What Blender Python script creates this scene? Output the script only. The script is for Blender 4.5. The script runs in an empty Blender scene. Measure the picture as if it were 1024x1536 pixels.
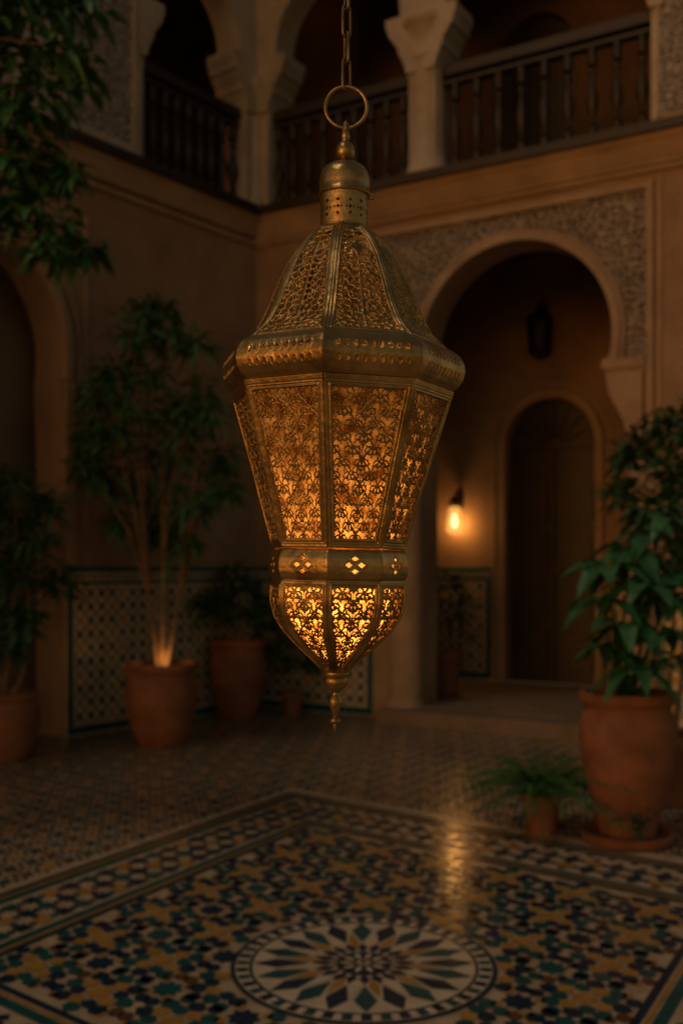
import bpy, math, random, bmesh
import numpy as np
from mathutils import Vector, Matrix
from mathutils.geometry import tessellate_polygon
random.seed(7); np.random.seed(7)
PI=math.pi; R_=math.radians
S=bpy.context.scene; COL=S.collection
FPX=1600.0; HZ=850.0; CH=1.2
# ------------------------------------------------------------------ materials
def mat(name, col, rough=.7, metal=0, col2=None, nscale=6, bump=0, bscale=60, spec=.5, dist=.01, rvar=0):
    m=bpy.data.materials.new(name); m.use_nodes=True; nt=m.node_tree; b=nt.nodes['Principled BSDF']
    b.inputs['Roughness'].default_value=rough; b.inputs['Metallic'].default_value=metal
    b.inputs['Base Color'].default_value=(*col,1); b.inputs['Specular IOR Level'].default_value=spec
    tc=nt.nodes.new('ShaderNodeTexCoord')
    if col2:
        n=nt.nodes.new('ShaderNodeTexNoise'); n.inputs['Scale'].default_value=nscale; n.inputs['Detail'].default_value=6; n.inputs['Roughness'].default_value=.65
        nt.links.new(tc.outputs['Object'],n.inputs['Vector'])
        r=nt.nodes.new('ShaderNodeValToRGB'); r.color_ramp.elements[0].position=.33; r.color_ramp.elements[1].position=.68
        r.color_ramp.elements[0].color=(*col,1); r.color_ramp.elements[1].color=(*col2,1)
        nt.links.new(n.outputs['Fac'],r.inputs['Fac']); nt.links.new(r.outputs['Color'],b.inputs['Base Color'])
        if rvar:
            mr=nt.nodes.new('ShaderNodeMapRange'); mr.inputs['To Min'].default_value=rough+rvar; mr.inputs['To Max'].default_value=rough-rvar
            nt.links.new(n.outputs['Fac'],mr.inputs['Value']); nt.links.new(mr.outputs[0],b.inputs['Roughness'])
    if bump:
        n2=nt.nodes.new('ShaderNodeTexNoise'); n2.inputs['Scale'].default_value=bscale; n2.inputs['Detail'].default_value=5
        nt.links.new(tc.outputs['Object'],n2.inputs['Vector'])
        bp=nt.nodes.new('ShaderNodeBump'); bp.inputs['Strength'].default_value=bump; bp.inputs['Distance'].default_value=dist
        nt.links.new(n2.outputs['Fac'],bp.inputs['Height']); nt.links.new(bp.outputs['Normal'],b.inputs['Normal'])
    return m
def carved(name,c1,c2,sc=26):
    m=bpy.data.materials.new(name); m.use_nodes=True; nt=m.node_tree; b=nt.nodes['Principled BSDF']; b.inputs['Roughness'].default_value=.85
    tc=nt.nodes.new('ShaderNodeTexCoord')
    nz=nt.nodes.new('ShaderNodeTexNoise'); nz.inputs['Scale'].default_value=9; nt.links.new(tc.outputs['Object'],nz.inputs['Vector'])
    mx=nt.nodes.new('ShaderNodeMixRGB'); mx.inputs['Fac'].default_value=.05; nt.links.new(tc.outputs['Object'],mx.inputs['Color1']); nt.links.new(nz.outputs['Color'],mx.inputs['Color2'])
    v=nt.nodes.new('ShaderNodeTexVoronoi'); v.feature='DISTANCE_TO_EDGE'; v.inputs['Scale'].default_value=sc; v.inputs['Randomness'].default_value=.7
    nt.links.new(mx.outputs['Color'],v.inputs['Vector'])
    v2=nt.nodes.new('ShaderNodeTexVoronoi'); v2.inputs['Scale'].default_value=sc*2.1; nt.links.new(mx.outputs['Color'],v2.inputs['Vector'])
    mt=nt.nodes.new('ShaderNodeMath'); mt.operation='SUBTRACT'; nt.links.new(v2.outputs['Distance'],mt.inputs[0]); 
    ml=nt.nodes.new('ShaderNodeMath'); ml.operation='MULTIPLY'; ml.inputs[1].default_value=1.6; nt.links.new(v.outputs['Distance'],ml.inputs[0]); nt.links.new(ml.outputs[0],mt.inputs[1])
    r=nt.nodes.new('ShaderNodeValToRGB'); r.color_ramp.elements[0].position=0.0; r.color_ramp.elements[1].position=.45
    r.color_ramp.elements[0].color=(*c1,1); r.color_ramp.elements[1].color=(*c2,1)  # low relief takes the dark tone: recess shade put into the colour
    nt.links.new(mt.outputs[0],r.inputs['Fac']); nt.links.new(r.outputs['Color'],b.inputs['Base Color'])
    bp=nt.nodes.new('ShaderNodeBump'); bp.inputs['Strength'].default_value=1; bp.inputs['Distance'].default_value=.03
    nt.links.new(mt.outputs[0],bp.inputs['Height']); nt.links.new(bp.outputs['Normal'],b.inputs['Normal'])
    return m
M={}
M['plaster']=mat('plaster',(.19,.12,.078),.9,0,(.34,.23,.15),1.4,.6,12)
M['plaster_shaded']=mat('shaded_plaster',(.06,.036,.023),.9,0,(.10,.062,.04),1.6,.5,14)  # darkened plaster copy: gallery shade put into the base colour
M['plaster_up']=mat('pale_plaster',(.27,.235,.195),.85,0,(.42,.37,.315),2.5,.4,16)
M['trim']=mat('trim_plaster',(.25,.17,.11),.85,0,(.40,.28,.19),3,.4,20)
M['carve']=carved('carved_stucco',(.08,.062,.048),(.40,.32,.24),22)
M['carve_up']=carved('carved_pale_stucco',(.11,.10,.09),(.44,.40,.35),24)
M['wood']=mat('dark_wood',(.010,.007,.005),.5,0,(.022,.015,.011),9,.3,40)
M['door']=mat('door_wood',(.007,.004,.003),.45,0,(.024,.011,.006),7,.4,40)
M['iron']=mat('iron',(.015,.012,.01),.5,.6)
tb_=dict(bump=.35,bscale=9,spec=.32,dist=.004)
M['navy']=mat('navy_tile',(.009,.022,.045),.17,0,(.018,.042,.075),14,**tb_)
M['green']=mat('green_tile',(.010,.062,.068),.17,0,(.018,.10,.098),14,**tb_)
M['ochre']=mat('ochre_tile',(.34,.165,.033),.2,0,(.50,.27,.065),14,**tb_)
M['cream']=mat('cream_tile',(.36,.25,.155),.24,0,(.60,.44,.29),13,.5,30,.32,.006)
M['cream_dim']=mat('aged_cream_tile',(.42,.33,.22),.3,0,(.62,.50,.35),9,.4,30)
M['white']=mat('white_tile',(.55,.41,.28),.2,0,(.72,.57,.41),11,**tb_)
M['brown']=mat('brown_tile',(.10,.05,.025),.2,0,(.16,.08,.04),14,**tb_)
M['stone']=mat('step_stone',(.12,.085,.058),.6,0,(.20,.14,.095),5,.4,25)
M['terra']=mat('terracotta',(.14,.052,.025),.8,0,(.27,.108,.052),6,.6,18)
M['soil']=mat('soil',(.02,.014,.01),.95,0,(.04,.03,.02),30,1,60)
M['bark']=mat('bark',(.13,.085,.05),.85,0,(.24,.16,.09),20,.8,60)
M['leaf']=mat('leaf',(.016,.068,.017),.5,0,(.055,.165,.04),9)
M['leaf_dark']=mat('leaf_dark',(.011,.046,.015),.5,0,(.033,.10,.03),9)
M['leaf_blue']=mat('leaf_broad',(.015,.075,.030),.4,0,(.04,.15,.055),9)
M['brass']=mat('aged_brass',(.17,.10,.038),.37,.92,(.52,.33,.125),26,.12,160,rvar=.07)
M['brass_hi']=mat('polished_brass',(.19,.112,.042),.33,.92,(.56,.36,.14),17,.12,120,rvar=.10)
M['chain']=mat('chain_bronze',(.10,.065,.035),.4,1,(.26,.17,.09),40)
def liner_mat():
    m=bpy.data.materials.new('amber_glass'); m.use_nodes=True; nt=m.node_tree; nt.nodes.clear()
    o=nt.nodes.new('ShaderNodeOutputMaterial'); t=nt.nodes.new('ShaderNodeBsdfTranslucent'); d=nt.nodes.new('ShaderNodeBsdfDiffuse')
    tc=nt.nodes.new('ShaderNodeTexCoord'); n=nt.nodes.new('ShaderNodeTexNoise'); n.inputs['Scale'].default_value=60; n.inputs['Detail'].default_value=4; nt.links.new(tc.outputs['Object'],n.inputs['Vector'])
    r=nt.nodes.new('ShaderNodeValToRGB'); r.color_ramp.elements[0].position=.36; r.color_ramp.elements[1].position=.70
    r.color_ramp.elements[0].color=(.17,.05,.008,1); r.color_ramp.elements[1].color=(1,.54,.17,1)
    nt.links.new(n.outputs['Fac'],r.inputs['Fac']); nt.links.new(r.outputs['Color'],t.inputs['Color'])
    d.inputs['Color'].default_value=(.05,.025,.01,1)
    a=nt.nodes.new('ShaderNodeMixShader'); a.inputs['Fac'].default_value=.25
    nt.links.new(t.outputs[0],a.inputs[1]); nt.links.new(d.outputs[0],a.inputs[2]); nt.links.new(a.outputs[0],o.inputs['Surface'])
    return m
M['liner']=liner_mat()
def glow_mat(name,col,st,fac):
    m=bpy.data.materials.new(name); m.use_nodes=True; nt=m.node_tree; nt.nodes.clear()
    o=nt.nodes.new('ShaderNodeOutputMaterial'); e=nt.nodes.new('ShaderNodeEmission'); t=nt.nodes.new('ShaderNodeBsdfTransparent')
    e.inputs['Color'].default_value=(*col,1); e.inputs['Strength'].default_value=st
    a=nt.nodes.new('ShaderNodeMixShader'); a.inputs['Fac'].default_value=fac
    nt.links.new(e.outputs[0],a.inputs[1]); nt.links.new(t.outputs[0],a.inputs[2]); nt.links.new(a.outputs[0],o.inputs['Surface'])
    return m
M['bulb']=glow_mat('lit_lamp_glass',(1,.46,.1),1.3,.55)
M['filament']=glow_mat('lit_filament',(1,.62,.25),5,.3)
# ------------------------------------------------------------------ mesh helpers
class MB:
    def __init__(s): s.V=[]; s.F=[]; s.I=[]
    def add(s,vs,fs,mi=0):
        o=len(s.V); s.V+= [tuple(v) for v in vs]; s.F+=[tuple(i+o for i in f) for f in fs]; s.I+=[mi]*len(fs)
    def box(s,x0,x1,y0,y1,z0,z1,mi=0):
        v=[(x,y,z) for z in (z0,z1) for y in (y0,y1) for x in (x0,x1)]
        s.add(v,[(0,2,3,1),(4,5,7,6),(0,1,5,4),(2,6,7,3),(0,4,6,2),(1,3,7,5)],mi)
    def lathe(s,prof,seg=32,c=(0,0,0),mi=0,cap=True):
        vs=[]; fs=[]
        for r,z in prof:
            for k in range(seg):
                a=2*PI*k/seg; vs.append((c[0]+r*math.cos(a),c[1]+r*math.sin(a),c[2]+z))
        for j in range(len(prof)-1):
            for k in range(seg):
                k2=(k+1)%seg; fs.append((j*seg+k,j*seg+k2,(j+1)*seg+k2,(j+1)*seg+k))
        if cap:
            fs.append(tuple(range(seg))[::-1]); fs.append(tuple((len(prof)-1)*seg+k for k in range(seg)))
        s.add(vs,fs,mi)
    def tube(s,pts,rad,seg=8,closed=False,mi=0):
        pts=[Vector(p) for p in pts]; n=len(pts)
        if not hasattr(rad,'__len__'): rad=[rad]*n
        vs=[]; fs=[]; up=None
        for i,p in enumerate(pts):
            if closed: d=(pts[(i+1)%n]-pts[i-1])
            else: d=pts[min(i+1,n-1)]-pts[max(i-1,0)]
            d=d.normalized()
            if up is None:
                up=Vector((0,0,1)) if abs(d.z)<.9 else Vector((1,0,0))
            a=(up-d*up.dot(d)).normalized(); b=d.cross(a); up=a
            for k in range(seg):
                t=2*PI*k/seg; vs.append(p+rad[i]*(a*math.cos(t)+b*math.sin(t)))
        for i in range(n if closed else n-1):
            j=(i+1)%n
            for k in range(seg):
                k2=(k+1)%seg; fs.append((i*seg+k,i*seg+k2,j*seg+k2,j*seg+k))
        if not closed:
            fs.append(tuple(range(seg))[::-1]); fs.append(tuple((n-1)*seg+k for k in range(seg)))
        s.add(vs,fs,mi)
    def plate(s,loops,y0,y1,mi=0):
        L=[[Vector((p[0],p[1],0)) for p in lp] for lp in loops]
        tr=tessellate_polygon(L); flat=[p for lp in L for p in lp]; n=len(flat)
        vs=[(p.x,y0,p.y) for p in flat]+[(p.x,y1,p.y) for p in flat]; fs=[]
        for t in tr:
            a,b,c=[flat[i] for i in t]
            cr=(b-a).cross(c-a).z
            t=tuple(t) if cr>0 else tuple(t)[::-1]
            fs.append(t); fs.append(tuple(i+n for i in t[::-1]))
        o=0
        for li,lp in enumerate(L):
            m=len(lp); area=sum(lp[i].x*lp[(i+1)%m].y-lp[(i+1)%m].x*lp[i].y for i in range(m))
            ccw=(area>0)==(li==0)
            for i in range(m):
                a=o+i; b=o+(i+1)%m
                fs.append((a,a+n,b+n,b) if ccw else (b,b+n,a+n,a))
            o+=m
        s.add(vs,fs,mi)
    def build(s,name,mats,parent=None,smooth=False,ang=.7):
        me=bpy.data.meshes.new(name); me.from_pydata(s.V,[],s.F)
        if not isinstance(mats,(list,tuple)): mats=[mats]
        for m in mats: me.materials.append(m)
        if len(mats)>1: me.polygons.foreach_set('material_index',s.I)
        if smooth:
            me.polygons.foreach_set('use_smooth',[True]*len(me.polygons))
            if ang: me.set_sharp_from_angle(angle=ang)
        me.update()
        o=bpy.data.objects.new(name,me); COL.objects.link(o); o.parent=parent
        return o
def thing(name,label,cat,loc=(0,0,0),rz=0,group=None):
    o=bpy.data.objects.new(name,None); COL.objects.link(o); o.empty_display_size=.1
    o.location=loc; o.rotation_euler=(0,0,rz); o['label']=label; o['category']=cat
    if group:o['group']=group
    return o
def gp(px,py):
    Y=FPX*CH/(py-HZ); return Vector(((px-512)/FPX*Y,Y,0))
def pp(px,py,Y): return Vector(((px-512)/FPX*Y,Y,CH+(HZ-py)/FPX*Y))
# ------------------------------------------------------------------ camera
cam=bpy.data.cameras.new('camera'); co=bpy.data.objects.new('camera',cam); COL.objects.link(co)
co.location=(0,0,CH); co.rotation_euler=(PI/2,0,0); cam.sensor_fit='VERTICAL'; cam.sensor_height=36; cam.sensor_width=24
cam.lens=FPX/1536*36; cam.shift_y=(HZ-768)/1536; cam.clip_end=200; cam.clip_start=.05
cam.dof.use_dof=True; cam.dof.focus_distance=1.13; cam.dof.aperture_fstop=4.8
S.camera=co
# ------------------------------------------------------------------ frames of the two walls
C0=Vector((-.7255,9.14,0)); AR=math.atan2(-.5224,.8527); AL=math.atan2(.8064,.5913)
def tR(px,off=0):
    k=(px-512)/FPX; x0=-.7255+.5224*off; y0=9.14+.8527*off
    return (k*y0-x0)/(.8527+.5224*k)
def zR(px,py,off=0):
    t=tR(px,off); return CH+(HZ-py)/FPX*(9.14+.8527*off-.5224*t)
def arc(cx,cz,r,a0,a1,n=28): return [(cx+r*math.cos(R_(a0+(a1-a0)*i/n)),cz+r*math.sin(R_(a0+(a1-a0)*i/n))) for i in range(n+1)]
def arch_loop(x0,x1,zb,zs,cx,cz,r):
    a=math.degrees(math.asin((zs-cz)/r)) if abs(zs-cz)<r else -90
    pr=arc(cx,cz,r,a,180-a,36)
    L=[(x0,zb),(x1,zb)]
    xr=pr[0][0]; xl=pr[-1][0]
    if abs(x1-xr)>.01: L+=[(x1,zs-.42),(x1-.3*(x1-xr),zs-.28),(xr+.08*(x1-xr),zs-.12)]
    L+=pr
    if abs(xl-x0)>.01: L+=[(xl-.08*(xl-x0),zs-.12),(x0+.3*(xl-x0),zs-.28),(x0,zs-.42)]
    return L
def ring(cx,cz,r0,r1,a0,a1,n=36):
    return arc(cx,cz,r1,a0,a1,n)+arc(cx,cz,r0,a1,a0,n)
def dado(x0,x1,z0,z1,yf,parent,pitch=.10):
    mb=MB(); mb.box(x0,x1,yf-.012,yf,z0,z1,0)
    y=yf-.0155
    def q(pts,mi): mb.add([(p[0],y,p[1]) for p in pts],[tuple(range(len(pts)))],mi)
    bz=z1-.13
    q([(x0,z1-.04),(x1,z1-.04),(x1,z1-.002),(x0,z1-.002)],2); q([(x0,bz),(x1,bz),(x1,bz+.03),(x0,bz+.03)],2)
    n=int((x1-x0)/.055)
    for i in range(n):
        a=x0+(x1-x0)*(i+.5)/n; q([(a-.024,bz+.06),(a,bz+.036),(a+.024,bz+.06),(a,bz+.084)],1+(i%2))
    q([(x0,z0+.01),(x1,z0+.01),(x1,z0+.07),(x0,z0+.07)],2)
    q([(x0+.002,z0+.072),(x0+.05,z0+.072),(x0+.05,bz-.004),(x0+.002,bz-.004)],2); q([(x1-.05,z0+.072),(x1-.002,z0+.072),(x1-.002,bz-.004),(x1-.05,bz-.004)],2)
    x0+=.06; x1-=.06
    zt=bz-.012; zb=z0+.085; nx=max(1,round((x1-x0)/pitch)); nz=round((zt-zb)/pitch); px=(x1-x0)/nx; pz=(zt-zb)/nz
    for i in range(nx):
        for j in range(nz):
            cx=x0+px*(i+.5); cz=zb+pz*(j+.5); r=.033; od=(i+j)%2
            q([(cx+(r if k%2==0 else r*.70)*math.cos(PI/8*k),cz+(r if k%2==0 else r*.70)*math.sin(PI/8*k)) for k in range(16)],[1,3][(i//2+j)%2] if od else 2)
            for k in range(4):
                a=PI/4+PI/2*k; ca,sa=math.cos(a),math.sin(a); f=lambda u,v:(cx+u*ca-v*sa,cz+u*sa+v*ca)
                q([f(.036,0),f(.048,-.012),f(.064,0),f(.048,.012)],2)
    return mb.build('tile_dado',[M['cream_dim'],M['navy'],M['green'],M['ochre']],parent)
def baluster_prof(h):
    p=[(.036,0),(.036,.10),(.013,.11),(.028,.14),(.013,.17),(.036,.27),(.048,.34),(.030,.44),(.012,.55),(.030,.60),(.012,.65),(.035,.68),(.035,.83)]
    return [(r,z*h/.83) for r,z in p]
def railing(x0,x1,zb,parent,n):
    w=MB(); w.box(x0,x1,.05,.17,zb+.78,zb+.86); w.box(x0,x1,.07,.15,zb+.72,zb+.75)
    w.build('handrail',M['wood'],parent)
    w=MB(); w.box(x0,x1,.05,.17,zb+.0,zb+.07); w.build('bottom_rail',M['wood'],parent)
    for i in range(n):
        x=x0+(x1-x0)*(i+.5)/n
        m=MB(); m.lathe(baluster_prof(.65),12,(x,.11,zb+.07)); m.build('baluster',M['wood'],parent,True)
def corbel(parent,xc,s0):
    pr=[(0,5.06),(.012,5.07),(.02,5.12),(.05,5.18),(.052,5.20),(.075,5.215),(.08,5.27),(.13,5.335),(.132,5.355),(.16,5.365),(.17,5.42),(.19,5.455),(.19,5.52),(0,5.52)]
    m=MB(); m.plate([[(xc-.09*s0,5.06)]+[(xc+s0*p[0],p[1]) for p in pr[:-1]]+[(xc-.09*s0,5.52)]],-.035,.28); m.build('corbel',M['plaster_up'],parent)
# ================================================================== right wing
W=thing('courtyard_house_wing','ochre plaster wing at right with tall horseshoe arch, inner arched door and railed gallery','building',C0,AR)
th=.30; ZB=4.2; FL=.12
cx,cz,r=2.345,2.855,.755; x0,x1=1.60,3.195; zs=2.64
mb=MB()
mb.plate([[(0,0),(6.5,0),(6.5,ZB),(0,ZB)],arch_loop(x0-.03,x1,.002,zs,cx,cz,r)],0,th)
mb.build('wall',M['plaster'],W)
mb=MB(); mb.plate([ring(cx,cz,r-.001,r+.055,-16,196)],-.045,-.001); mb.plate([ring(cx,cz,r+.062,r+.085,-14,194)],-.03,-.001); mb.build('arch_moulding',M['trim'],W)
ax0,ax1,az0,az1=1.21,3.335,2.66,3.82
a=math.degrees(math.asin((az0-cz)/(r+.095)))
lp=[(ax0,az0)]+arc(cx,cz,r+.095,180-a,a,36)+[(ax1,az0),(ax1,az1),(ax0,az1)]
mb=MB(); mb.plate([lp],-.012,-.001); mb.build('carved_spandrel',M['carve'],W)
mb=MB(); mb.box(ax0-.05,ax0,-.035,-.001,1.22,az1+.05); mb.box(ax1,ax1+.045,-.035,-.001,2.15,az1+.05); mb.box(ax0,ax1,-.035,-.001,az1,az1+.05); mb.box(ax1+.075,ax1+.10,-.02,-.001,1.3,az1+.08)
mb.build('frame_moulding',M['trim'],W)
for sx,xa,xb in ((1,3.03,3.33),(-1,1.36,1.66)):
    mb=MB(); z=zs
    mb.box(xa,xb,-.06,th-.02,z-.05,z+.02); mb.box(xa+.02*(sx>0),xb-.02*(sx<0),-.04,-.001,z-.09,z-.05)
    if sx>0: lpp=[(xb-.02,z-.55),(xb-.02,z-.09),(xa+.03,z-.09),(xa+.04,z-.2),(xa+.1,z-.32),(xa+.15,z-.42),(xa+.17,z-.5)]
    else: lpp=[(xa+.02,z-.55),(xa+.13,z-.5),(xa+.15,z-.42),(xa+.2,z-.32),(xb-.04,z-.2),(xb-.03,z-.09),(xa+.02,z-.09)]
    mb.plate([lpp],-.045,-.001); mb.build('impost',M['trim'],W)
mb=MB(); mb.lathe([(.17,0),(.17,.1),(.15,.13),(.14,.16),(.135,.2),(.13,2.0),(.15,2.05),(.16,2.08),(.16,2.12)],24,(1.455,-.02,0)); mb.build('column',M['trim'],W,True)
mb=MB(); mb.box(0,6.5,-.03,-.001,3.93,3.965); mb.box(0,6.5,-.05,-.001,3.968,3.99)
prof=[(-.001,3.995),(-.04,3.995),(-.06,4.03),(-.10,4.10),(-.13,4.13),(-.13,4.15),(-.001,4.15)]
n=len(prof); mb.add([(0,y,z) for y,z in prof]+[(6.5,y,z) for y,z in prof],[tuple(range(n))]+[(i,(i+1)%n,(i+1)%n+n,i+n)[::-1] for i in range(n)])
mb.build('cornice',M['trim'],W)
mb=MB(); mb.box(-.1,6.5,-.17,1.58,4.152,4.22); mb.build('gallery_floor',M['wood'],W)
ZT=7.0; ZU=4.222
def arch_up(xa,xb,zs_,infl=.02,fl=.10):
    c=(xa+xb)/2; hw=(xb-xa)/2-fl; rr=hw+infl; dz=math.sqrt(rr*rr-hw*hw)
    return xa,xb,ZU,zs_,c,zs_+dz,rr
def slots(hs,xe0,xe1,zt):
    L=[(xe0,ZU)]
    for h in hs: L+= [h[0]]+list(reversed(h[2:]))+[h[1]]
    L+=[(xe1,ZU),(xe1,zt),(xe0,zt)]
    return L
holes=[arch_loop(*arch_up(.12,1.47,5.42)),arch_loop(*arch_up(1.70,3.36,5.50)),arch_loop(*arch_up(3.95,5.6,5.5))]
mb=MB(); mb.plate([slots(holes,-.05,6.5,ZT)],0.0,.26); mb.build('gallery_facade',M['plaster_up'],W)
mb=MB(); mb.plate([[(3.42,4.32),(3.88,4.32),(3.88,5.6),(3.42,5.6)]],-.014,-.001); mb.build('carved_pier_panel',M['carve_up'],W)
mb=MB()
for h in ((3.40,3.42),(3.88,3.90)): mb.box(h[0],h[1],-.03,-.001,4.3,5.62)
mb.build('pier_frame',M['plaster_up'],W)
mb=MB(); mb.lathe([(.17,0),(.17,.08),(.155,.12),(.145,.16),(.14,.2),(.135,.92),(.15,.945),(.155,.965),(.14,.985),(.135,1.02),(.14,1.08),(.165,1.15),(.195,1.20),(.205,1.21),(.205,1.26)],28,(1.585,.10,ZU)); mb.build('gallery_column',M['plaster_up'],W,True,.9)
mb=MB(); mb.lathe([(.11,0),(.11,.08),(.085,.12),(.078,.16),(.072,.85),(.09,.88),(.075,.9),(.08,.96),(.11,1.04),(.14,1.08),(.14,1.14)],24,(-.03,.02,ZU)); mb.build('corner_column',M['plaster_up'],W,True,.9)
for xc,s0 in ((.12,1),(1.47,-1),(1.70,1),(3.36,-1)): corbel(W,xc,s0)
railing(.08,1.44,4.225,W,9); railing(1.73,3.36,4.225,W,9); railing(3.95,5.6,4.225,W,9)
mb=MB()
gx0=tR(748,1.6); gx1=tR(862,1.6); gc=(gx0+gx1)/2; gr=(gx1-gx0)/2
gz=zR(805,22,1.6)-gr
mb.plate([[(-3,ZU),(6.5,ZU),(6.5,ZT),(-3,ZT)],[(gx0,ZU+.01),(gx1,ZU+.01)]+arc(gc,gz,gr,0,180,20)],1.6,1.75); mb.build('gallery_back_wall',M['plaster_shaded'],W)
mb=MB(); mb.plate([[(gx0,ZU+.01),(gx1,ZU+.01)]+arc(gc,gz,gr,0,180,20)],1.66,1.7); mb.build('gallery_door',M['wood'],W)
mb=MB(); mb.plate([ring(gc,gz,gr,gr+.07,0,180)],1.57,1.599); mb.build('gallery_door_moulding',M['plaster_shaded'],W)
mb=MB(); mb.box(-3,6.5,-.3,2.2,ZT+.002,ZT+.2); mb.build('roof',M['wood'],W)
off=2.0
mb=MB(); dx0,dx1=tR(760,off),tR(893,off); dc=(dx0+dx1)/2; dr=(dx1-dx0)/2; dtop=zR(826,597,off); dz=dtop-dr
dl=[(dx0,FL+.002),(dx1,FL+.002)]+arc(dc,dz,dr,0,180,28)
mb.plate([[(.25,FL),(5.2,FL),(5.2,4.1),(.25,4.1)],dl],off,off+.2)
mb.box(.05,.25,th,off+.2,0,4.1); mb.box(5.2,5.4,th,off+.2,0,4.1); mb.build('portico_wall',M['plaster'],W)
mb=MB(); mb.box(.05,5.4,th,off+.2,4.102,4.148); mb.build('portico_ceiling',M['wood'],W)
mb=MB(); mb.box(x0-.25,x1+1.0,-.32,-.003,0,FL-.01); mb.box(.25,5.2,.302,off-.002,0,FL-.002); mb.box(x0-.02,x1-.01,-.003,.302,0.0,FL-.004)
mb.build('step',M['stone'],W)
mb=MB(); mb.plate([ring(dc,dz,dr+.004,dr+.075,0,180)],off-.05,off-.001); mb.box(dx0-.079,dx0-.004,off-.05,off-.001,FL,dz); mb.box(dx1+.004,dx1+.079,off-.05,off-.001,FL,dz)
mb.plate([ring(dc,dz,dr+.12,dr+.14,0,180)],off-.02,off-.001); mb.box(dx0-.14,dx0-.12,off-.02,off-.001,1.2,dz);mb.box(dx1+.12,dx1+.14,off-.02,off-.001,1.2,dz)
mb.build('door_surround',M['trim'],W)
mb=MB(); mb.plate([dl],off+.10,off+.15); D=mb.build('door',M['door'],W)
mb=MB(); mb.box(dc-.012,dc+.012,off+.06,off+.099,FL+.02,dz)
for s in(-1,1):
    for k in range(4):
        z=FL+.12+k*.46; xa=dc+s*.06; xb=dc+s*(dr-.05); mb.box(min(xa,xb),max(xa,xb),off+.065,off+.099,z,z+.36)
for k in range(1,8):
    a=PI*k/8; p=Vector((dc,off+.09,dz)); mb.tube([p+Vector((math.cos(a)*.08,0,math.sin(a)*.08)),p+Vector((math.cos(a)*(dr-.03),0,math.sin(a)*(dr-.03)))],.012,6)
mb.box(dx0+.01,dx1-.01,off+.055,off+.099,dz-.03,dz+.02)
mb.build('door_panelling',M['door'],D)
mb=MB(); mb.lathe([(.0,0),(.02,.005),(.028,.02),(.02,.035),(0,.04)],12,(dc+.05,off+.05,1.15),cap=False); mb.build('handle',M['brass'],D,True)
dado(.26,dx0-.16,FL,1.2,off,W); dado(dx1+.16,5.1,FL,1.2,off,W)
dado(0.02,1.15,0,1.2,0,W); dado(3.42,6.4,0,1.2,0,W)
# ================================================================== left wing
L=thing('courtyard_house_wing','dim brown plaster wing at left with tiled dado, blind arch and carved stucco pier','building',C0,AL)
mb=MB(); ac=-2.86; ar=.80
mb.plate([[(-9,0),(-.0,0),(-.0,ZB-.05),(-9,ZB-.05)],arch_loop(ac-.74,-2.06,.002,2.5,ac,2.68,ar),arch_loop(-6.2,-4.7,.002,2.5,-5.45,2.68,.8)],0,.3); mb.build('wall',M['plaster'],L)
mb=MB(); mb.plate([ring(ac,2.68,ar,ar+.06,-12,192)],-.035,-.001); mb.plate([ring(ac,2.68,ar+.13,ar+.155,-12,192)],-.02,-.001); mb.box(-2.06,-1.98,-.03,-.001,1.22,2.5); mb.box(-1.88,-1.86,-.02,-.001,1.22,3.7)
mb.build('arch_moulding',M['trim'],L)
mb=MB(); mb.box(-9,0,.62,.8,0,4.1); mb.box(-9,0,.302,.619,4.0,4.1); mb.build('recess_wall',M['plaster'],L)
mb=MB(); mb.add([(-9,y,z) for y,z in prof]+[(0,y,z) for y,z in prof],[tuple(range(n))]+[(i,(i+1)%n,(i+1)%n+n,i+n)[::-1] for i in range(n)]); mb.box(-9,0,-.03,-.001,3.93,3.965)
mb.build('cornice',M['trim'],L)
mb=MB(); mb.box(-9,.1,-.17,1.6,4.148,4.218); mb.build('gallery_floor',M['wood'],L)
holes=[arch_loop(*arch_up(-1.31,-.13,5.42)),]
mb=MB(); mb.plate([slots(holes,-9,-.0,ZT)],0,.26); mb.build('gallery_facade',M['plaster_up'],L)
mb=MB(); mb.plate([[(-2.06,4.34),(-1.44,4.34),(-1.44,5.9),(-2.06,5.9)]],-.014,-.001); mb.build('carved_pier_panel',M['carve_up'],L)
mb=MB(); mb.plate([[(-2.12,4.28),(-1.38,4.28),(-1.38,5.96),(-2.12,5.96)],[(-2.06,4.34),(-2.06,5.9),(-1.44,5.9),(-1.44,4.34)]],-.035,-.001); mb.build('pier_frame',M['plaster_up'],L)
for xc,s0 in ((-.13,-1),(-1.31,1)): corbel(L,xc,s0)
railing(-1.31,-.12,4.222,L,9)
mb=MB(); mb.box(-9,3.5,1.62,1.75,ZU,ZT); mb.build('gallery_back_wall',M['plaster_shaded'],L)
mb=MB(); mb.box(-9,.0,-.3,1.8,ZT+.21,ZT+.4); mb.build('roof',M['wood'],L)
dado(-2.04,-.02,0,1.2,0,L); dado(-4.66,-3.64,0,1.2,0,L)
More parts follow.
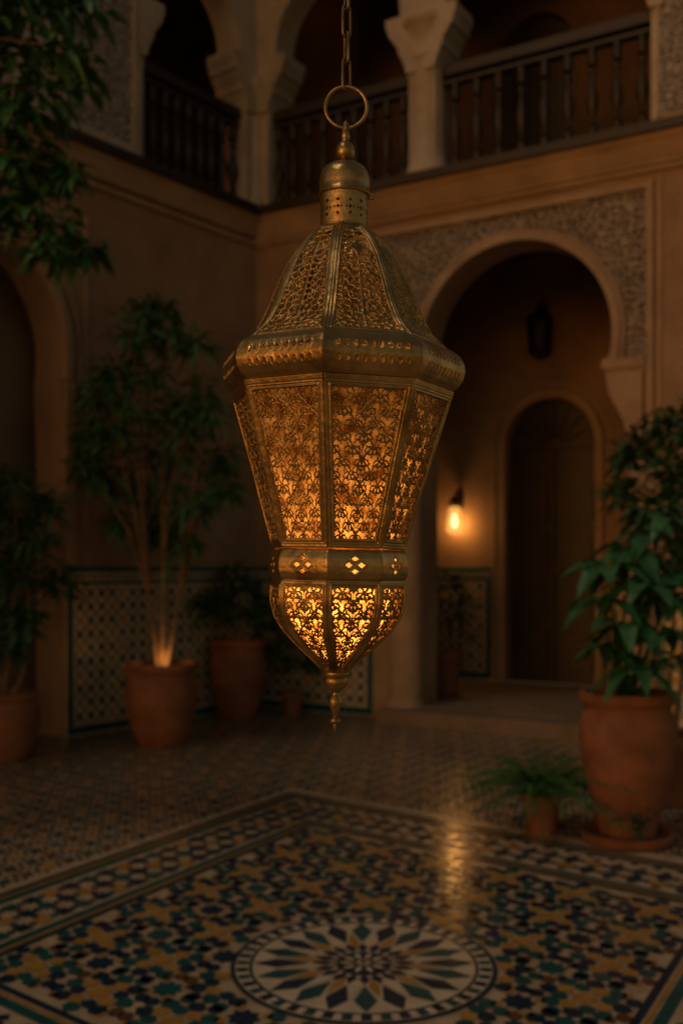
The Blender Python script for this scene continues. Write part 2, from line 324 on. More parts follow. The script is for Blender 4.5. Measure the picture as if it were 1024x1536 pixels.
# ================================================================== floor
Mc=gp(545,1447).to_2d(); e1=Vector((886/1600,1)).normalized(); e2=Vector((-1907/1600,1)).normalized()
fl=MB(); fl.add([(-25,-18,0),(25,-18,0),(25,30,0),(-25,30,0)],[(0,1,2,3)],0)
ZL=.003
def W2(u,v): return Mc+e1*u+e2*v
def P(pts,mi,z=ZL): fl.add([(*W2(u,v),z) for u,v in pts],[tuple(range(len(pts)))],mi)
def cs(c,r,a): return (c[0]+r*math.cos(a),c[1]+r*math.sin(a))
def star(c,r1,r2,n,mi,a0=0): P([cs(c,r1 if k%2==0 else r2,a0+PI*k/n) for k in range(2*n)],mi)
def petal(c,a,r0,rm,r1,w,mi):
    ca,sa=math.cos(a),math.sin(a); f=lambda x,y:(c[0]+x*ca-y*sa,c[1]+x*sa+y*ca)
    P([f(r0,0),f(rm-.010,-w),f(rm+.014,-w),f(r1,0),f(rm+.014,w),f(rm-.010,w)],mi)
# 0 cream 1 navy 2 green 3 ochre 4 brown 5 white
U0,U1,V0,V1=-.80,1.20,-.82,1.02; RM=.40
def inmed(c,m=0): 
    d=W2(*c)-Mc; return math.hypot(d.x,d.y/1.08)<RM+m
NU,NV=7,6
pu=(U1-U0)/NU; pv=(V1-V0)/NV; q_=1.18
for i in range(NU+1):
    for j in range(NV+1):
        for kind in (0,1):
            c=(U0+pu*(i+.5*(1-kind)),V0+pv*(j+.5*(1-kind)))
            if kind==0 and (i>NU-1 or j>NV-1): continue
            def okp(q,m=.016): return U0+m<q[0]<U1-m and V0+m<q[1]<V1-m and not inmed(q,.020)
            if kind==0:
                if okp(c): star(c,.039*q_,.025*q_,8,3)
                for k in range(8):
                    a=PI/8+PI*k/4
                    if okp(cs(c,.062*q_,a)): petal(c,a,.038*q_,.059*q_,.086*q_,.0205*q_,3 if k%2 else [1,2][(i+j)%2])
                    a2=PI*k/4
                    if okp(cs(c,.095*q_,a2)): petal(c,a2,.070*q_,.091*q_,.122*q_,.0245*q_,1 if (k+i+j)%2 else 2)
                    if okp(cs(c,.122*q_,a)):
                        w2=cs(c,.122*q_,a); P([cs(w2,.0235*q_,a+PI/3*m) for m in range(6)],[1,4,1,2][(k+j)%4])
            else:
                if okp(c,.03): star(c,.046*q_,.032*q_,8,2 if (i+j)%2 else 1,PI/8)
                for k in range(4):
                    a=PI/4+PI*k/2; w2=cs(c,.060*q_,a)
                    if okp(w2,.02): P([cs(w2,.017*q_,a+PI/2*m) for m in range(4)],[3,4][(i+j)%2])
def strip(o0,o1,mi,z=ZL):
    A=(U0-o1,V0-o1,U1+o1,V1+o1); B=(U0-o0,V0-o0,U1+o0,V1+o0)
    P([(A[0],A[3]),(A[2],A[3]),(B[2],B[3]),(B[0],B[3])],mi,z); P([(A[2],A[3]),(A[2],A[1]),(B[2],B[1]),(B[2],B[3])],mi,z)
    P([(A[0],A[1]),(A[2],A[1]),(B[2],B[1]),(B[0],B[1])],mi,z); P([(A[0],A[1]),(A[0],A[3]),(B[0],B[3]),(B[0],B[1])],mi,z)
strip(.0,.024,1); strip(.032,.044,3); strip(.052,.088,2); strip(.395,.432,2); strip(.44,.455,3); strip(.463,.492,1)
def inring(u,v,a,b):
    d=max(U0-u,u-U1,V0-v,v-V1); return a<d<b
bp=.098
for i in range(-14,34):
    for j in range(-14,34):
        u=U0+bp*i+.02; v=V0+bp*j+.02
        if inring(u,v,.125,.360):
            star((u,v),.041,.029,4,[3,1,2,1][(i+j)%4],PI/4)
        for k in range(2):
            w2=cs((u,v),.049,PI*k/2) 
            if inring(*w2,.106,.378): P([cs(w2,.021,PI/2*m) for m in range(4)],[2,1,4][(i+k+j)%3])
op=.115
for i in range(-70,85):
    for j in range(-70,85):
        u=op*i; v=op*j; w=W2(u,v)
        if max(U0-u,u-U1,V0-v,v-V1)<.53: continue
        if not(-4.6<w.x<4.2 and 1.6<w.y<9.8): continue
        star((u,v),.036,.024,8,[3,1,2,4][(i+2*j)%4],0)
        for k in range(4):
            a=PI/4+PI/2*k; w2=cs((u,v),.052,a); P([cs(w2,.016,a),cs(w2,.014,a+PI/2),cs(w2,.016,a+PI),cs(w2,.014,a-PI/2)],[1,2,4,1,3][(i*3+j+k)%5])
        for k in range(2):
            w2=cs((u,v),op/2,PI/2*k); P([cs(w2,.019,m*PI/2) for m in range(4)],[1,2,4][(i+j+k)%3])
def ringp(r0,r1,mi,n=64,z=ZL+.002):
    for k in range(n):
        a,b=2*PI*k/n,2*PI*(k+1)/n
        fl.add([(Mc.x+r*math.cos(t),Mc.y+1.08*r*math.sin(t),z) for r,t in((r0,a),(r1,a),(r1,b),(r0,b))],[(0,1,2,3)],mi)
def mp(pts,mi,z=ZL+.003): fl.add([(Mc.x+r*math.cos(t),Mc.y+1.08*r*math.sin(t),z) for r,t in pts],[tuple(range(len(pts)))],mi)
ringp(.384,.399,1); ringp(.334,.344,1); ringp(.344,.384,5); ringp(.09,.334,5,64,ZL+.001)
for k in range(44):
    a=2*PI*k/44; h=PI/44; mp([(.347,a-h*.55),(.381,a-h*.55),(.381,a+h*.55),(.347,a+h*.55)],1 if k%2 else 2,ZL+.004)
Nn=20
for k in range(Nn):
    a=2*PI*k/Nn; h=PI/Nn
    mp([(.165,a),(.262,a-h*.80),(.331,a),(.262,a+h*.80)],2 if k%2 else 1)
    mp([(.112,a+h),(.172,a+h*.40),(.245,a+h),(.172,a+h*1.60)],3 if k%2 else 5)
    mp([(.084,a),(.118,a-h*.86),(.158,a),(.118,a+h*.86)],1)
ringp(0.0,.082,1,40,ZL+.0015)
for k in range(10):
    a=2*PI*k/10; h=PI/10; mp([(.026,a),(.052,a-h*.60),(.080,a),(.052,a+h*.60)],5,ZL+.004)
mp([(.022,2*PI*k/8) for k in range(8)],5,ZL+.004); mp([(.011,2*PI*k/8) for k in range(8)],1,ZL+.005)
flo=fl.build('floor',[M['cream'],M['navy'],M['green'],M['ochre'],M['brown'],M['white']]); flo['kind']='structure'
b=bmesh.new(); b.from_mesh(flo.data)
for f in b.faces:
    f.normal_update()
    if f.normal.z<0: f.normal_flip()
b.to_mesh(flo.data); b.free()
# ================================================================== lantern
K=.00075
LT=thing('hanging_lantern','large eight sided pierced brass lantern glowing amber, hanging in front of the courtyard','lantern',(-.0075,1.2,1.2-250*K))
LT.rotation_euler=(0,R_(1.02),0)
def zl(y): return (1100-y)*K
PHI0=R_(-8-90)
def vtx(i): 
    a=PHI0+i*PI/4; return np.array([math.cos(a),math.sin(a)])
v0,v1=vtx(0),vtx(1); nrm=(v0+v1)/np.linalg.norm(v0+v1)
def smooth_prof(ys,rs,n,div=40):
    ys=np.array(ys,float); rs=np.array(rs,float); d=np.r_[0,np.cumsum(np.hypot(np.diff(ys),np.diff(rs)))]
    t=np.linspace(0,d[-1],n)
    Y=np.interp(t,d,ys); Rr=np.interp(t,d,rs)
    k=max(1,n//div)
    for _ in range(2):
        for A in (Y,Rr):
            B=A.copy()
            for s in range(1,k+1): B[k:-k]+=A[k-s:len(A)-k-s]+A[k+s:len(A)-k+s]
            B[k:-k]/=(2*k+1); A[k:-k]=B[k:-k]
    return Y,Rr,t
def grid_face(Y,Rr,nu,H,keep):
    H=H.copy(); H[:,0]=0; H[:,-1]=0
    nv=len(Y)-1; u=np.linspace(0,1,nu+1)
    dY=np.gradient(Y); dR=np.gradient(Rr); ln=np.hypot(dY,dR)+1e-9
    nr=dY/ln; nz=dR/ln
    Rr2=Rr[:,None]; 
    X=(v0[0]*(1-u)+v1[0]*u)[None,:]*Rr2+nrm[0]*nr[:,None]*H
    Yy=(v0[1]*(1-u)+v1[1]*u)[None,:]*Rr2+nrm[1]*nr[:,None]*H
    Z=(1100-Y)[:,None]+nz[:,None]*H+0*u[None,:]
    Vv=np.stack([X,Yy,Z],-1).reshape(-1,3)*K
    idx=np.arange((nv+1)*(nu+1)).reshape(nv+1,nu+1)
    q=np.stack([idx[:-1,:-1],idx[1:,:-1],idx[1:,1:],idx[:-1,1:]],-1)[keep]
    used=np.unique(q); mp_=np.full(len(Vv),-1); mp_[used]=np.arange(len(used))
    return Vv[used],mp_[q]
def mesh_np(name,V,Q,m,parent,thick=0):
    me=bpy.data.meshes.new(name); me.from_pydata(V.tolist(),[],Q.tolist()); me.materials.append(m)
    me.polygons.foreach_set('use_smooth',[True]*len(me.polygons))
    me.update(); o=bpy.data.objects.new(name,me); COL.objects.link(o); o.parent=parent
    if thick:
        md=o.modifiers.new('thickness','SOLIDIFY'); md.thickness=thick*K; md.offset=-1; md.use_even_offset=False
    return o
def rot8(V,Q):
    Vs=[];Qs=[]
    for i in range(8):
        a=i*PI/4; c,s=math.cos(a),math.sin(a); A=V.copy(); A[:,0]=V[:,0]*c-V[:,1]*s; A[:,1]=V[:,0]*s+V[:,1]*c
        Vs.append(A); Qs.append(Q+i*len(V))
    return np.concatenate(Vs),np.concatenate(Qs)
def spiral(cx,cy,r,turns,dirn,a0,w0,w1,n=60):
    out=[]
    for i in range(n):
        t=i/(n-1); rr=r*(1-t)**.8+r*.12; a=a0+dirn*turns*2*PI*t
        out.append((cx+rr*math.cos(a),cy+rr*math.sin(a),w0+(w1-w0)*t))
    return out
def splat(strokes,X,Yp):
    H=np.full(X.shape,-9.0)
    for x,y,w in strokes:
        j0=np.searchsorted(Yp[:,0],y-w-2.5); j1=np.searchsorted(Yp[:,0],y+w+2.5)
        if j1<=j0: continue
        s=slice(j0,j1); d=w-np.hypot(X[s]-x,Yp[s]-y); H[s]=np.maximum(H[s],d)
    return H
def vine_strokes(hw,h,ncol,w):
    """continuous undulating vines; every bend throws off a coiled tendril with leaf lobes"""
    st=[]; cw=hw/ncol; pitch=cw*2.0; nrow=max(2,round(h/pitch)); pitch=h/nrow
    rad=min(cw,pitch)*.40
    for c in range(ncol):
        xc=cw*(c+.5); ph=PI*(c%2)
        for t in np.linspace(0,h,int(h*1.6)):
            st.append((xc+cw*.40*math.sin(2*PI*t/pitch+ph),t,w*.95))
        for j in range(2*nrow+1):
            yb=j*pitch/2; sgn=1 if (j+c)%2 else -1
            cx_=xc+sgn*cw*.16; cy_=yb+pitch*.0
            st+=spiral(cx_,cy_,rad,1.15,sgn,PI/2*sgn+PI*.5,w*.95,w*.7,44)
            st.append((cx_,cy_,w*1.45))
            for k in range(4):
                a=2*PI*k/4+.5*j
                for t in range(4): st.append((cx_+rad*(1.05+.12*t)*math.cos(a),cy_+rad*(1.05+.12*t)*math.sin(a),w*(1.05-.17*t)))
    for t in np.linspace(0,h,int(h*1.5)): st.append((0,t,w*.7))
    for j in range(nrow*2+1):
        for t in np.linspace(0,1,9): st.append((t*cw*.45,(j+.5)*pitch/2-t*pitch*.14,w*(1.25-.8*t)))
    st+=[(-x,y,ww) for x,y,ww in st]
    return st
def tier(name,ys,rs,nu,nv,mg,vt,vb,strokes_fn,web=False,relief=1.5,div=40):
    Y,Rr,T=smooth_prof(ys,rs,nv+1,div); u=np.linspace(0,1,nu+1)
    side=.7654*Rr; X=(u[None,:]-.5)*side[:,None]; TT=np.repeat(T[:,None],nu+1,1); half=side[:,None]/2
    edge=half-np.abs(X)
    ins=np.minimum(edge-mg,np.minimum(TT-vt,T[-1]-vb-TT))
    if web:
        rng=np.random.RandomState(4); pts=[]
        sp=web
        for gy in np.arange(0,T[-1]+sp,sp*.86):
            for gx in np.arange(sp*.25 if int(gy/sp)%2 else sp*.75,80,sp):
                jx,jy=rng.uniform(-.3,.3,2)*sp; pts+=[(gx+jx,gy+jy),(-gx-jx,gy+jy)]
        pts=np.array(pts); d=np.full((2,)+X.shape,1e9)
        for p in pts:
            q=np.hypot((X-p[0]),(TT-p[1])); n0=np.minimum(d[0],q); d[1]=np.minimum(d[1],np.maximum(d[0],q)); d[0]=n0
        H=1.5-(d[1]-d[0])*.5
        H=np.maximum(H,splat(strokes_fn(T[-1]),X,TT))
    else:
        wref=side.max()/2-mg; XN=X/np.maximum(half-mg,1)*wref
        H=splat(strokes_fn(wref,T[-1]-vt-vb),XN,TT-vt)
    H=np.maximum(H,2.2-ins)
    hp=np.clip(H,0,1.6)/1.6*relief
    cen=lambda A:(A[:-1,:-1]+A[1:,:-1]+A[1:,1:]+A[:-1,1:])/4
    kp=(cen(ins)>-.6)&(cen(H)>0)
    V,Q=grid_face(Y,Rr,nu,hp-1.0,kp)
    p0=mesh_np(name+'_panel',V,Q,M['brass'],LT,1.3)
    for i in range(1,8):
        c=p0.copy(); COL.objects.link(c); c.parent=LT; c.rotation_euler=(0,0,i*PI/4)
    kf=cen(ins)<=0.6
    hf=1.6+0*ins
    hf=hf-1.6*np.exp(-((ins+3.0)/.9)**2)-1.3*np.exp(-((edge-.0)/.8)**2)-1.0*np.exp(-((ins+6.5)/.7)**2)
    hf=np.where(ins>-1.2,2.2,hf)
    V,Q=grid_face(Y,Rr,nu,hf,kf); V,Q=rot8(V,Q); mesh_np(name+'_frame',V,Q,M['brass_hi'],LT,2.2)
tier('body',[589,700,823],[168,135,100],130,240,9,15,11,lambda w,h:vine_strokes(w,h,3,1.55),relief=1.9)
def roof_strokes(h):
    st=[]
    for t in np.linspace(0,h,260): st.append((0,t,1.6))
    for j in range(8):
        y=h-14-j*22
        for s in (-1,1):
            st+=[(s*x,yy,w) for x,yy,w in spiral(11,y,8,1.1,1,-PI/2,1.8,1.3,50)]
            if j<6: st+=[(s*x,yy,w) for x,yy,w in spiral(31,y-8,8,1.1,-1,PI/2,1.8,1.3,50)]
    return st
tier('roof',[345,351,361,378,402,438,475,505,531],[37,46,58,72,88,104,119,136,163],100,180,8,16,9,roof_strokes,web=12.5,relief=2.3)
tier('bowl',[870,882,902,925,945,965,985,1000,1010],[99,102,102,96,83,64,42,25,17],96,150,6.0,8,12,lambda w,h:vine_strokes(w,h,2,1.6),relief=1.8)
def band(name,ys,rs,nu,nv,hole,m):
    Y,Rr,T=smooth_prof(ys,rs,nv+1); u=np.linspace(0,1,nu+1); side=.7654*Rr
    X=(u[None,:]-.5)*side[:,None]; TT=np.repeat((T/T[-1])[:,None],nu+1,1)
    Hh,kpv=hole(X,TT,u,T[-1]); cen=lambda A:(A[:-1,:-1]+A[1:,:-1]+A[1:,1:]+A[:-1,1:])/4
    V,Q=grid_face(Y,Rr,nu,Hh,cen(kpv)>0); V,Q=rot8(V,Q); return mesh_np(name,V,Q,m,LT,1.8)
def rim_hole(X,T,u,L):
    d=np.full(X.shape,9.0)
    for k in range(-4,5):
        x=k*12.2
        d=np.minimum(d,np.hypot((X-x)/.85,(T-.40)*L/1.15)-4.0)
        d=np.minimum(d,np.hypot((X-x-2.0)/.8,(T-.62)*L/1.4)-2.7)
    H=.6*np.exp(-((d-1.3)/1.0)**2)
    H+= 1.0*np.exp(-((T-.08)/.035)**2)+1.0*np.exp(-((T-.92)/.035)**2)-.5*np.exp(-((.5-np.abs(u[None,:]-.5))*140/1.2)**2)
    return H,d
band('rim_band',[527,530,537,547,560,572,582,589,590],[156,168,177,183,185,182,176,167,158],130,60,rim_hole,M['brass_hi'])
def low_hole(X,T,u,L):
    d=np.full(X.shape,9.0)
    for dx,dt in ((-9.5,0),(9.5,0),(0,-.125),(0,.125)):
        d=np.minimum(d,(np.abs(X-dx)/1.45+np.abs((T-.5-dt)*L)/1.0)-3.7)
    H=.9*np.exp(-((d-1.5)/1.0)**2)+1.0*np.exp(-((T-.07)/.04)**2)+1.0*np.exp(-((T-.93)/.04)**2)-.5*np.exp(-((.5-np.abs(u[None,:]-.5))*78/1.2)**2)
    return H,d
band('waist_band',[821,824,829,838,848,858,867,871,873],[88,98,103,106,107,106,103,98,88],100,60,low_hole,M['brass_hi'])
mb=MB(); nu=160; nv=40; vs=[];fs=[]
def colhole(a,z):
    s=(a*36)%18.85-9.4; return min(math.hypot(s,z-16)-2.6,math.hypot(s,z-36)-2.6,math.hypot((s-0)/.7,z-26)-2.6,math.hypot(abs(s)-5.5,z-26)-1.6)
for j in range(nv+1):
    for i in range(nu):
        a=2*PI*i/nu; z=j*54/nv; rr=35.5+(1.2 if z<4 or z>50 else 0); vs.append((rr*K*math.cos(a),rr*K*math.sin(a),zl(346)+z*K))
for j in range(nv):
    for i in range(nu):
        if colhole(2*PI*(i+.5)/nu,(j+.5)*54/nv)>0: fs.append((j*nu+i,j*nu+(i+1)%nu,(j+1)*nu+(i+1)%nu,(j+1)*nu+i))
mb.add(vs,fs); mb.build('collar',M['brass'],LT,True)
def px_lathe(name,pr,m,seg=48):
    mb=MB(); mb.lathe([(r*K,zl(y)) for r,y in pr],seg); return mb.build(name,m,LT,True,.9)
px_lathe('dome_cap',[(33,295),(38.5,295),(39.5,293),(38.5,291),(37.5,290),(38,280),(38,270),(35.5,260),(30,252.5),(22,247.5),(10,245.5),(0.1,245)],M['brass_hi'])
px_lathe('neck_ball',[(9,246),(9.5,243),(5,241),(9,240),(13,235),(14.5,228),(13,220),(9,214.5),(6,212),(6,206),(7,204),(6,201),(5,186),(4,184)],M['brass_hi'],32)
mb=MB(); mb.lathe([(.1*K,0),(2.6*K,0),(3.2*K,1.5*K),(2.6*K,5*K),(.1*K,6*K)],12); o=mb.build('bolt',M['brass_hi'],LT,True); o.location=(38*K,-8*K,zl(299)); o.rotation_euler=(0,PI/2,0)
px_lathe('finial',[(.1,1004),(15,1005),(20,1008),(20.5,1013),(17.5,1016),(19,1019),(18,1027),(12,1033),(6.5,1037),(5.5,1040),(7,1043),(10,1049),(10.5,1054),(8.5,1061),(5.5,1068),(3.3,1073),(3.3,1076),(8.3,1079),(8.8,1081.5),(7,1084),(3.4,1086),(3,1092),(1.7,1097),(.1,1100)],M['brass_hi'],32)
mb=MB(); mb.tube([(31*K*math.cos(2*PI*k/56),0,zl(161)+31*K*math.sin(2*PI*k/56)) for k in range(56)],2.8*K,10,True); mb.build('suspension_ring',M['brass_hi'],LT,True,None)
mb=MB(); mb.tube([(0,6.5*K*math.cos(2*PI*k/24),zl(192)+9*K*math.sin(2*PI*k/24)) for k in range(24)],2.2*K,8,True); mb.build('shackle',M['brass_hi'],LT,True,None)
ln_ys=[545,560,590,700,822,848,870,890,915,940,962,985,1000]; ln_rs=[156,164,154,121,84,90,86,90,86,73,52,26,8]
mb=MB(); vs=[];fs=[]
for y,rr in zip(ln_ys,ln_rs):
    for i in range(8): a=PHI0+i*PI/4; vs.append((rr*K*math.cos(a),rr*K*math.sin(a),zl(y)))
for j in range(len(ln_ys)-1):
    for i in range(8): fs.append((j*8+i,(j+1)*8+i,(j+1)*8+(i+1)%8,j*8+(i+1)%8))
mb.add(vs,fs); mb.build('amber_glass_liner',M['liner'],LT)
def lamp(name,loc,power,color,radius,parent=None):
    l=bpy.data.lights.new(name,'POINT'); l.energy=power; l.color=color; l.shadow_soft_size=radius
    o=bpy.data.objects.new(name,l); COL.objects.link(o); o.location=loc; o.parent=parent; return o
lamp('lantern_light',(0,0,zl(903)),.85,(1,.6,.25),.02,LT)
lamp('lantern_light',(0,0,zl(745)),.42,(1,.56,.21),.025,LT)
# chain
ax=Vector((math.sin(R_(1.02)),0,math.cos(R_(1.02)))); basep=Vector((-.0075,1.2,1.2-250*K))
CHN=thing('hanging_chain','thin dark bronze chain of long links holding up the brass lantern','chain',basep+ax*zl(131))
zc=0; k=0
while zc<.75:
    mb=MB(); hl=23*K; wv=6.2*K; pts=[]
    for i in range(24):
        a=2*PI*i/24; pts.append((wv*math.cos(a),0,(hl-wv)*(1 if math.sin(a)>1e-6 else -1 if math.sin(a)<-1e-6 else 0)+wv*math.sin(a)))
    mb.tube(pts,2.3*K,8,True); o=mb.build('link',M['chain'],CHN,True,None); o.location=(zc*ax.x*.2,0,zc+hl-4*K); o.rotation_euler=(0,0,R_(25)+(PI/2 if k%2 else 0))
    zc+=2*hl-6*K; k+=1
# ================================================================== lit wall lamp
tb=tR(690,off); 
SC=thing('wall_lamp','lit amber glass lamp with dark cap on the wall left of the arched door','lamp',C0+Vector((math.cos(AR)*tb-math.sin(AR)*off,math.sin(AR)*tb+math.cos(AR)*off,1.55)),AR)
mb=MB(); mb.box(-.035,.035,-.02,0,.22,.36); mb.tube([(0,-.02,.30),(0,-.07,.37),(0,-.13,.36),(0,-.13,.3)],.009,8); mb.build('bracket',M['iron'],SC)
mb=MB(); mb.lathe([(.008,.335),(.03,.32),(.055,.27),(.06,.25),(.045,.235),(.045,.225)],16,(0,-.13,0)); mb.build('cap',M['iron'],SC,True)
mb=MB(); mb.lathe([(.045,.224),(.052,.20),(.066,.12),(.078,.04),(.078,.0),(.066,-.025),(.03,-.035),(.001,-.036)],24,(0,-.13,0),cap=False); mb.build('glass',M['bulb'],SC,True)
mb=MB(); mb.lathe([(.01,.16),(.016,.14),(.028,.09),(.03,.06),(.02,.03),(.001,.02)],16,(0,-.13,0)); mb.build('bulb',M['filament'],SC,True)
lamp('bulb_light',(0,-.13,.06),26,(1,.42,.09),.03,SC)
tb2=tR(816,off); zb2=zR(816,540,off)
NL=thing('wall_lantern','unlit black iron lantern on the wall above the arched door','lantern',C0+Vector((math.cos(AR)*tb2-math.sin(AR)*off,math.sin(AR)*tb2+math.cos(AR)*off,zb2)),AR)
mb=MB(); mb.lathe([(.02,0),(.09,.03),(.11,.08),(.115,.10)],8,(0,-.14,0)); mb.build('base',M['iron'],NL)
mb=MB(); mb.lathe([(.10,.10),(.125,.32),(.13,.33)],8,(0,-.14,0)); mb.build('body',M['iron'],NL)
mb=MB(); mb.lathe([(.14,.33),(.10,.38),(.04,.42),(.02,.46)],8,(0,-.14,0)); mb.build('cap',M['iron'],NL)
mb=MB(); mb.tube([(0,-.14,.46),(0,-.12,.52),(0,-.06,.52),(0,0,.46)],.01,8); mb.box(-.04,.04,-.015,0,.36,.5); mb.build('bracket',M['iron'],NL)
# ================================================================== plants
def leaf(mb,b,d,Ln,Wd,droop,rng,mi=0,roll=0.6):
    d=d.normalized(); up=Vector((0,0,1)); s=d.cross(up)
    if s.length<.05: s=Vector((1,0,0))
    s.normalize(); nn=s.cross(d); s=(s*math.cos(roll)+nn*math.sin(roll))
    st=[]
    for t,w in ((0,.06),(.3,.85),(.6,.9),(.85,.45),(1,0)):
        c=b+d*Ln*t-up*droop*Ln*t*t
        st.append((c,w*Wd/2))
    vs=[];
    for c,w in st: vs+=[c-s*w+nn*w*.35,c,c+s*w+nn*w*.35]
    fs=[]
    for i in range(4):
        a=i*3; fs+=[(a,a+1,a+4,a+3),(a+1,a+2,a+5,a+4)]
    mb.add(vs,fs,mi)
def cluster(mb,c,rad,n,Ln,Wd,droop,rng,up=.2):
    for _ in range(n):
        a=rng.uniform(0,2*PI); e=rng.uniform(-.5,1.0)
        d=Vector((math.cos(a)*math.cos(e),math.sin(a)*math.cos(e),math.sin(e)+up))
        leaf(mb,c+d*rad*rng.uniform(0,.95)+Vector((0,0,rng.uniform(-.4,.4)*rad)),d,Ln*rng.uniform(.6,1.2),Wd*rng.uniform(.7,1.2),droop*rng.uniform(.5,1.4),rng,0,rng.uniform(-.7,.7))
def pot_prof(R,H,style=0):
    if style==0: pr=[(.62,0),(.66,.02),(.86,.25),(.98,.5),(1.0,.66),(.95,.8),(.88,.88),(.90,.9),(1.0,.91),(1.02,.95),(1.0,1),(.88,1),(.86,.93),(.1,.93)]
    else: pr=[(.62,0),(.65,.02),(.84,.78),(.84,.80),(.96,.81),(.99,.9),(.97,1),(.86,1),(.84,.9),(.1,.9)]
    return [(r*R,z*H) for r,z in pr]
def potted(name,label,loc,R,H,style,clusters,lp,seed,leafm='leaf',stemr=.012,forks=None):
    rng=random.Random(seed); T=thing(name,label,'potted plant',loc,0)
    mb=MB(); mb.lathe(pot_prof(R,H,style),40,cap=False); mb.build('pot',M['terra'],T,True,.9)
    mb=MB(); mb.lathe([(.01,H*.93),(R*.86,H*.92)],24,cap=False); mb.build('soil',M['soil'],T)
    sm=MB(); top=H*.92; fm=MB()
    zs_=[c[2] for c in clusters]; zlo=min(zs_)
    F=[Vector((x,y,top+(zlo-top)*f)) for x,y,f in (forks or [(-.08,.03,.7),(.03,-.04,.85),(.10,.02,.65)])]
    for k,f in enumerate(F):
        b=Vector((.022*(k-1),rng.uniform(-.02,.02),top-.02)); m1=b*.55+f*.45+Vector((rng.uniform(-.02,.02),rng.uniform(-.02,.02),0))
        sm.tube([b,m1,f],[stemr*1.7,stemr*1.4,stemr*1.2],8)
    for (x,y,z,r) in clusters:
        c=Vector((x,y,z)); cluster(fm,c,r,lp[0],lp[1],lp[2],lp[3],rng,lp[4])
        j=min(F,key=lambda f:abs(f.x-x*.4)); q=j+(c-j)*.5; q.x=j.x+(c.x-j.x)*.3
        sm.tube([j,q,c],[stemr,stemr*.65,stemr*.3],6)
    sm.build('stem',M['bark'],T,True,None); fm.build('foliage',M[leafm],T)
    return T
g=gp(243,1116); Y=g.y
rng=random.Random(3); cl=[]
for (px,py,r) in [(205,510,.15),(250,500,.16),(290,520,.11),(170,560,.14),(225,560,.17),(160,605,.13),(205,625,.18),(255,605,.18),(315,635,.15),(145,655,.12),(215,680,.19),(270,690,.18),(330,690,.14),(155,715,.15),(235,745,.18),(300,760,.14),(185,785,.13),(250,800,.12),(335,740,.10),(215,462,.09),(300,590,.12),(138,700,.1),(240,462,.08),(190,740,.15),(280,640,.16),(180,660,.15),(225,800,.10),(275,820,.08)]:
    p=pp(px,py,Y); cl.append((p.x-g.x,rng.uniform(-.22,.22),p.z,r))
potted('potted_tree','tall leafy tree with bare forked trunks in a round clay pot against the tiled dado',g,.245,.55,0,cl,(100,.14,.030,.6,.05),11,'leaf',.013,[(-.10,.03,.62),(.02,-.04,.9),(.12,.03,.6)])
g=gp(12,1138); Y=g.y; cl=[]
for (px,py,r) in [(20,730,.16),(60,765,.13),(-30,740,.15),(10,790,.17),(55,820,.15),(-20,840,.16),(30,870,.16),(75,875,.11),(0,920,.15),(50,930,.12),(20,970,.1),(-60,800,.15)]:
    p=pp(px,py,Y); cl.append((p.x-g.x,rng.uniform(-.2,.2),p.z,r))
potted('potted_shrub','dark bushy shrub in a clay pot at the left edge of the courtyard',g,.20,.42,0,cl,(100,.12,.035,.6,.1),12,'leaf_dark',.009)
g=gp(358,1074); Y=g.y; cl=[]
for (px,py,r) in [(330,900,.1),(370,890,.12),(350,870,.1),(310,920,.1),(395,915,.1),(358,925,.1),(290,905,.08),(410,940,.08)]:
    p=pp(px,py,Y); cl.append((p.x-g.x,rng.uniform(-.1,.1),p.z,r))
potted('potted_shrub','low dark shrub in a tall rounded clay pot in the corner behind the potted tree',g,.225,.62,0,cl,(55,.15,.035,.6,.3),13,'leaf_dark')
g=gp(438,1073); Y=g.y; cl=[]
for (px,py,r) in [(430,960,.1),(455,975,.09),(410,985,.09),(440,1000,.09),(425,930,.08),(470,1000,.06)]:
    p=pp(px,py,Y); cl.append((p.x-g.x,rng.uniform(-.1,.1),p.z,r))
potted('potted_shrub','small leafy shrub in a small clay pot against the tiled wall below the lantern',g,.105,.2,1,cl,(50,.12,.03,.6,.3),14,'leaf_dark',.006)
Yp=9.1; base=Vector(((668-512)/FPX*Yp,Yp,FL)); cl=[]
for (px,py,r) in [(665,930,.1),(690,915,.1),(650,900,.1),(700,950,.08),(675,880,.08),(645,950,.08)]:
    p=pp(px,py,Yp); cl.append((p.x-base.x,rng.uniform(-.1,.1),p.z-FL,r))
potted('potted_shrub','dark shrub in a clay pot standing on the step inside the horseshoe arch',base,.155,.36,1,cl,(40,.15,.035,.6,.3),15,'leaf_dark',.007)
g=gp(940,1262); Y=g.y; T=thing('potted_plant','large clay urn on a saucer at right holding a plant with big drooping green leaves','potted plant',g)
mb=MB(); mb.lathe([(.15,0),(.19,.01),(.205,.05),(.19,.05),(.16,.02),(.01,.02)],36); mb.build('saucer',M['terra'],T,True)
mb=MB(); mb.lathe([(r,z+.021) for r,z in [(.115,0),(.12,.02),(.155,.15),(.19,.3),(.208,.42),(.208,.48),(.192,.545),(.18,.565),(.185,.58),(.205,.59),(.21,.61),(.205,.635),(.18,.635),(.175,.58),(.01,.58)]],44,cap=False); mb.build('pot',M['terra'],T,True,.9)
mb=MB(); mb.lathe([(.01,.602),(.176,.6)],24,cap=False); mb.build('soil',M['soil'],T)
rng=random.Random(21); fm=MB(); sm=MB()
